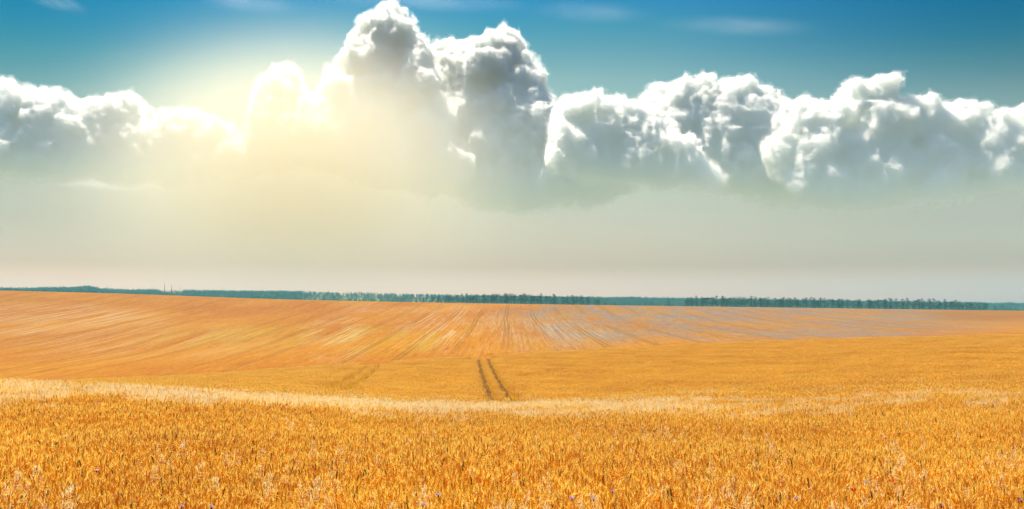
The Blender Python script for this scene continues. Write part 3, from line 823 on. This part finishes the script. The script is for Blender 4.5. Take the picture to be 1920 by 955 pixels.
# the far woods: thousands of crowns that read as one mass
M_far = foliage_material('far_leaves', (.008, .035, .015), (.12, .24, .075))
def far_woods():
    r = np.random.default_rng(77); P = []; S = []; RR = random.Random(9)
    objs = []
    for k in ('cone', 'round', 'round', 'round'):
        T, C = pine_meshes(RR, k, 150); T.add(C.v, C.f, .5); T.t = T.t[:len(T.t) - len(C.v)] + C.t
        objs.append(T.build('tile', [M_far], link=False))
    n = 26000
    Y = np.sqrt(r.uniform(1750 ** 2, 2900 ** 2, n)); px = r.uniform(-120, 2040, n); x = (px - 960) / F * Y
    clump = vnoise(x, Y, 60, 3) * .6 + vnoise(x, Y, 22, 4) * .4
    dens = np.interp(px, [0, 560, 600, 830, 880], [1, 1, .35, .35, 1])
    keep = np.where(dens > .9, True, (clump > .45) & (Y < 2560)) & ~((px > 300) & (px < 345) & (Y > 2350))
    x, Y, px = x[keep], Y[keep], px[keep]
    z = ground_z(x, Y)
    h = 7.5 + 4.5 * vnoise(x, Y, 35, 8) + 7 * np.exp(-((px - 165) / 22) ** 2) + 4 * np.exp(-((px - 110) / 50) ** 2) + r.normal(0, 1.6, len(x))
    rot = np.zeros((len(x), 3)); rot[:, 2] = r.uniform(0, 6.28, len(x))
    o = instancer('far_forest', np.stack([x, Y, z - .3], 1), rot, h, r.integers(0, 4, len(x)), objs)
    tag(o, 'blue green forest fading in the haze along the whole horizon', 'forest', kind='stuff')
far_woods()

# ------------------------------------------------------------------ poles and masts
def utility_pole():
    x, y, z = on_ground(1252, 905)
    H = pix(1252, 556, 905)[2] - z
    root = bpy.data.objects.new('utility_pole', None); COL.objects.link(root); root.location = (x, y, z)
    tag(root, 'dark wooden utility pole with a leaning brace between the two pine rows', 'pole')
    T = Tri(); T.spindle([(0, 0, 0), (0, 0, H)], [.26, .20], .3, 8); T.build('post', [M_pole], parent=root)
    T = Tri(); T.spindle([(2.4, 0, 0), (.2, 0, H * .82)], [.22, .17], .3, 8); T.build('brace', [M_pole], parent=root)
    T = Tri(); T.spindle([(-1.1, 0, H * .93), (1.1, 0, H * .93)], [.11, .11], .3, 4); ca = T.build('crossarm', [M_pole], parent=root)
    for dx in (-1.0, -.4, .4, 1.0):
        T = Tri(); T.spindle([(dx, 0, H * .93 + .10), (dx, 0, H * .93 + .22), (dx, 0, H * .93 + .38)], [.05, .10, .05], .9, 6); T.build('insulator', [M_mast], parent=ca)
utility_pole()
for px, top, r, label in ((232, 539, .35, 'faint thin mast, leftmost above the hazy forest at the left'),
                          (251, 538, .3, 'faint thin mast, second from the left above the hazy forest'),
                          (266, 539, .3, 'faint thin mast over the forest above the dark bushes'),
                          (286, 537, .4, 'thin grey mast in the middle of the mast group'),
                          (297, 539, .3, 'short faint mast just left of the tallest mast'),
                          (309, 531, .5, 'tallest thin mast of the group on the left horizon'),
                          (322, 536, .55, 'darker mast just right of the tallest mast'),
                          (338, 537, .45, 'rightmost mast of the group on the left horizon')):
    Y = 2450; x = (px - 960) / F * Y; z = float(ground_z(x, Y))
    H = pix(px, top, Y)[2] - z
    root = bpy.data.objects.new('mast', None); COL.objects.link(root); root.location = (x, Y, z)
    tag(root, label, 'mast', 'masts above the forest at the left')
    T = Tri(); T.spindle([(0, 0, 0), (0, 0, H * .6), (0, 0, H)], [r * 1.6, r * 1.4, r * .7], .5, 6); T.build('shaft', [M_mast], parent=root)
    T = Tri()
    for k in (.55, .7, .85): T.spindle([(-1.2, 0, H * k), (1.2, 0, H * k)], [.12, .12], .5, 4)
    T.build('crossarm', [M_mast], parent=root)
# ------------------------------------------------------------------ wild flowers and oats standing in the near crop
def petal_material(name, lo, hi): 
    return straw_material(name, lo, hi, .4, patchy=False)
M_blue = petal_material('cornflower_petals', (.30, .24, .60), (.52, .44, .78))
M_pink = petal_material('pale_petals', (.62, .34, .55), (.80, .52, .70))
M_red = petal_material('poppy_petals', (.45, .01, .01), (.70, .03, .02))
M_dark = petal_material('flower_centre', (.03, .02, .05), (.06, .03, .08))
M_green = petal_material('green_stem', (.10, .16, .04), (.18, .24, .06))
M_yel = petal_material('yellow_petals', (.75, .55, .02), (.85, .68, .05))
RF = random.Random(21)
def cornflower(mat):
    H = Tri()
    for k in range(11):
        a = k / 11 * 6.283 + RF.uniform(-.1, .1); d = Vector((math.cos(a), math.sin(a), .45)).normalized(); s = Vector((-math.sin(a), math.cos(a), 0))
        b = Vector((0, 0, .012)); c = b + d * .014; e = b + d * .032
        H.add([tuple(b), tuple(c - s * .006), tuple(c + s * .006), tuple(e - s * .009 + Vector((0, 0, .003))), tuple(e + s * .009), tuple(e * 1.0 + d * .006)],
              [(0, 1, 2), (1, 3, 5), (1, 5, 2), (2, 5, 4)], RF.random())
    D = Tri(); D.spindle([(0, 0, -.014), (0, 0, -.004), (0, 0, .008), (0, 0, .018)], [.003, .008, .008, .004], .5, 7)
    S = Tri(); S.ribbon([(0, 0, -.5), (.01, 0, -.2), (0, 0, -.012)], .004, .5, (1, 0, 0))
    return H.build('petals', [mat], link=False), D.build('centre', [M_dark], link=False), S.build('stem', [M_green], link=False)
def poppy():
    H = Tri()
    for k in range(4):
        a = k * 1.5708 + .3; d = Vector((math.cos(a), math.sin(a), 0)); s = Vector((-math.sin(a), math.cos(a), 0)); up = Vector((0, 0, 1))
        r0 = [Vector((0, 0, 0))]; m1 = [d * .016 + up * .008 + s * q for q in (-.014, 0, .014)]; m2 = [d * .028 + up * .022 + s * q for q in (-.022, 0, .022)]; m3 = [d * .034 + up * .036 + s * q for q in (-.016, .004, .017)]
        vs = [tuple(v) for v in r0 + m1 + m2 + m3]
        H.add(vs, [(0, 1, 2), (0, 2, 3), (1, 4, 5), (1, 5, 2), (2, 5, 6), (2, 6, 3), (4, 7, 8), (4, 8, 5), (5, 8, 9), (5, 9, 6)], RF.random())
    D = Tri(); D.spindle([(0, 0, 0), (0, 0, .008), (0, 0, .016)], [.004, .007, .005], .5, 7)
    S = Tri(); S.ribbon([(0, 0, -.5), (.01, 0, -.2), (0, 0, 0)], .003, .5, (1, 0, 0))
    return H.build('petals', [M_red], link=False), D.build('centre', [M_dark], link=False), S.build('stem', [M_green], link=False)
def put(name, src, px, py, label, cat, group, scale=1.0, lift=.03):
    p = hit(px, py, lift)
    root = bpy.data.objects.new(name, None); COL.objects.link(root); root.location = p; root.scale = (scale,) * 3
    root.rotation_euler = (-.5 + RF.uniform(-.15, .15), RF.uniform(-.3, .3), 0); root.empty_display_size = .05
    tag(root, label, cat, group)
    for s in src:
        c = s.copy(); COL.objects.link(c); c.parent = root
    return root
CF = [cornflower(M_blue), cornflower(M_blue)]; CP = [cornflower(M_pink), cornflower(M_pink)]; PO = [poppy(), poppy()]
GC = 'cornflowers in the near wheat'
for i, (px, py, w) in enumerate([
        (822, 931, 'violet cornflower at the bottom edge left of the middle of the near wheat'), (793, 950, 'lilac cornflower at the very bottom edge, left of the middle'),
        (1073, 938, 'pale violet cornflower near the bottom right of the middle, left one of a pair'), (1113, 939, 'violet cornflower near the bottom right of the middle, right one of a pair'),
        (1148, 924, 'small violet cornflower higher than the pair right of the middle'), (1623, 907, 'deep blue cornflower beside the poppies at the lower right'),
        (1590, 918, 'light blue cornflower left of the deep blue one at the lower right'), (1494, 938, 'pale violet cornflower at the bottom left of the lower right flowers'),
        (1765, 951, 'lilac cornflower at the bottom edge towards the right corner'), (340, 953, 'lilac cornflower at the bottom edge on the left, left one of a pair'),
        (396, 954, 'lilac cornflower at the bottom edge on the left, right one of a pair'), (767, 829, 'tiny blue cornflower halfway up the wheat left of the middle'),
        (1915, 941, 'pale cornflower in the bottom right corner')]):
    put('cornflower', CF[i % 2], px, py, w, 'flower', GC, RF.uniform(.62, .8))
GP = 'pale pink flowers in the near wheat'
for i, (px, py, w) in enumerate([
        (123, 821, 'pale pink flower low on the left of the near wheat'), (78, 773, 'pale pink flower at the far left below the oats'), (181, 885, 'pale pink flower at the lower left of the wheat'),
        (184, 757, 'pink flower in the oats at the left'), (203, 745, 'pink flower right beside another in the left oats'), (285, 759, 'pink flower below the oats right of the left group'),
        (527, 765, 'pink flower below the pale band, left one of two'), (540, 766, 'pink flower below the pale band, right one of two'), (1521, 919, 'pale pink flower near the bottom, left of the blue cornflowers'),
        (1652, 816, 'pale pink flower halfway up the wheat on the right, upper one'), (1660, 822, 'pale pink flower halfway up the wheat on the right, lower one'), (1472, 868, 'pale pink flower among oats right of the middle'),
        (1790, 793, 'pale pink flower high on the right of the near wheat'), (881, 885, 'faint pink flower in the wheat just left of the middle'), (560, 762, 'pink flower at the lower edge of the pale band')]):
    put('flower', CP[i % 2], px, py, w, 'flower', GP, RF.uniform(.6, .8))
GR = 'poppies in the near wheat'
for i, (px, py, w) in enumerate([
        (1024, 787, 'red poppy below the pale band at the middle'), (1142, 769, 'red poppy on the edge of the pale band right of the middle'),
        (1673, 905, 'red poppy at the lower right, upper of the two'), (1600, 922, 'dark red poppy at the lower right, below the blue cornflowers')]):
    put('poppy', PO[i % 2], px, py, w, 'poppy', GR, .7)

OATS = []
for k in range(6):
    T = Tri(); oat_stalk(T, RF, 0, 0, .97, RF.randint(12, 20), 1.4, mi=0, stem=False); pan = T.build('panicle', [M_oat], link=False)
    T = Tri(); T.ribbon([(0, 0, 0), (.02, 0, .5), (.04, 0, .93)], .004, .7, (1, 0, 0)); st = T.build('stem', [M_stem], link=False)
    OATS.append((pan, st))
R2 = random.Random(3); cl = [(R2.uniform(-20, 1940), R2.uniform(775, 945)) for _ in range(48)] + [(R2.uniform(-10, 600), R2.uniform(719, 744)) for _ in range(16)]
cnt = 0
while cnt < 270:
    cx, cy = R2.choice(cl); px = R2.gauss(cx, 45); py = R2.gauss(cy, 24 if cy > 760 else 5)
    if not ((752 if px > 640 else 714) < py < 965 and -30 < px < 1950): continue
    p = hit(px, py, .1)
    root = bpy.data.objects.new('wild_oat', None); COL.objects.link(root)
    root.location = (p[0], p[1], float(ground_z(p[0], p[1]))); root.rotation_euler = (R2.uniform(-.1, .1), R2.uniform(-.1, .1), R2.uniform(0, 6.28))
    s = R2.uniform(.88, 1.02); root.scale = (s, s, s); root.empty_display_size = .1
    zone = 'left' if px < 640 else ('middle' if px < 1280 else 'right'); dep = 'nearest' if py > 880 else ('middle' if py > 815 else 'farthest')
    tag(root, 'pale wild oat in the %s rows of the near wheat, %s third' % (dep, zone), 'wild oat', 'wild oats in the %s rows, %s third' % (dep, zone))
    for sct in R2.choice(OATS):
        c = sct.copy(); COL.objects.link(c); c.parent = root
    cnt += 1

# ------------------------------------------------------------------ haze
def haze():
    zb, zt = -70.0, 95.0
    v = [(x, y, z) for z in (zb, zt) for x, y in ((-5200, -60), (5200, -60), (5200, 3750), (-5200, 3750))]
    f = [(0, 3, 2, 1), (4, 5, 6, 7), (0, 1, 5, 4), (1, 2, 6, 5), (2, 3, 7, 6), (3, 0, 4, 7)]
    m = bpy.data.materials.new('haze'); nt, N, K = nodes(m)
    o = N('ShaderNodeOutputMaterial'); p = N('ShaderNodeVolumePrincipled')
    p.inputs['Color'].default_value = (.25, .74, 1.0, 1); p.inputs['Density'].default_value = HAZE; p.inputs['Anisotropy'].default_value = .0
    K(p.outputs[0], o.inputs['Volume'])
    tag(mesh_obj('haze', v, f, m), kind='stuff')
HAZE = 1.3e-4
haze()
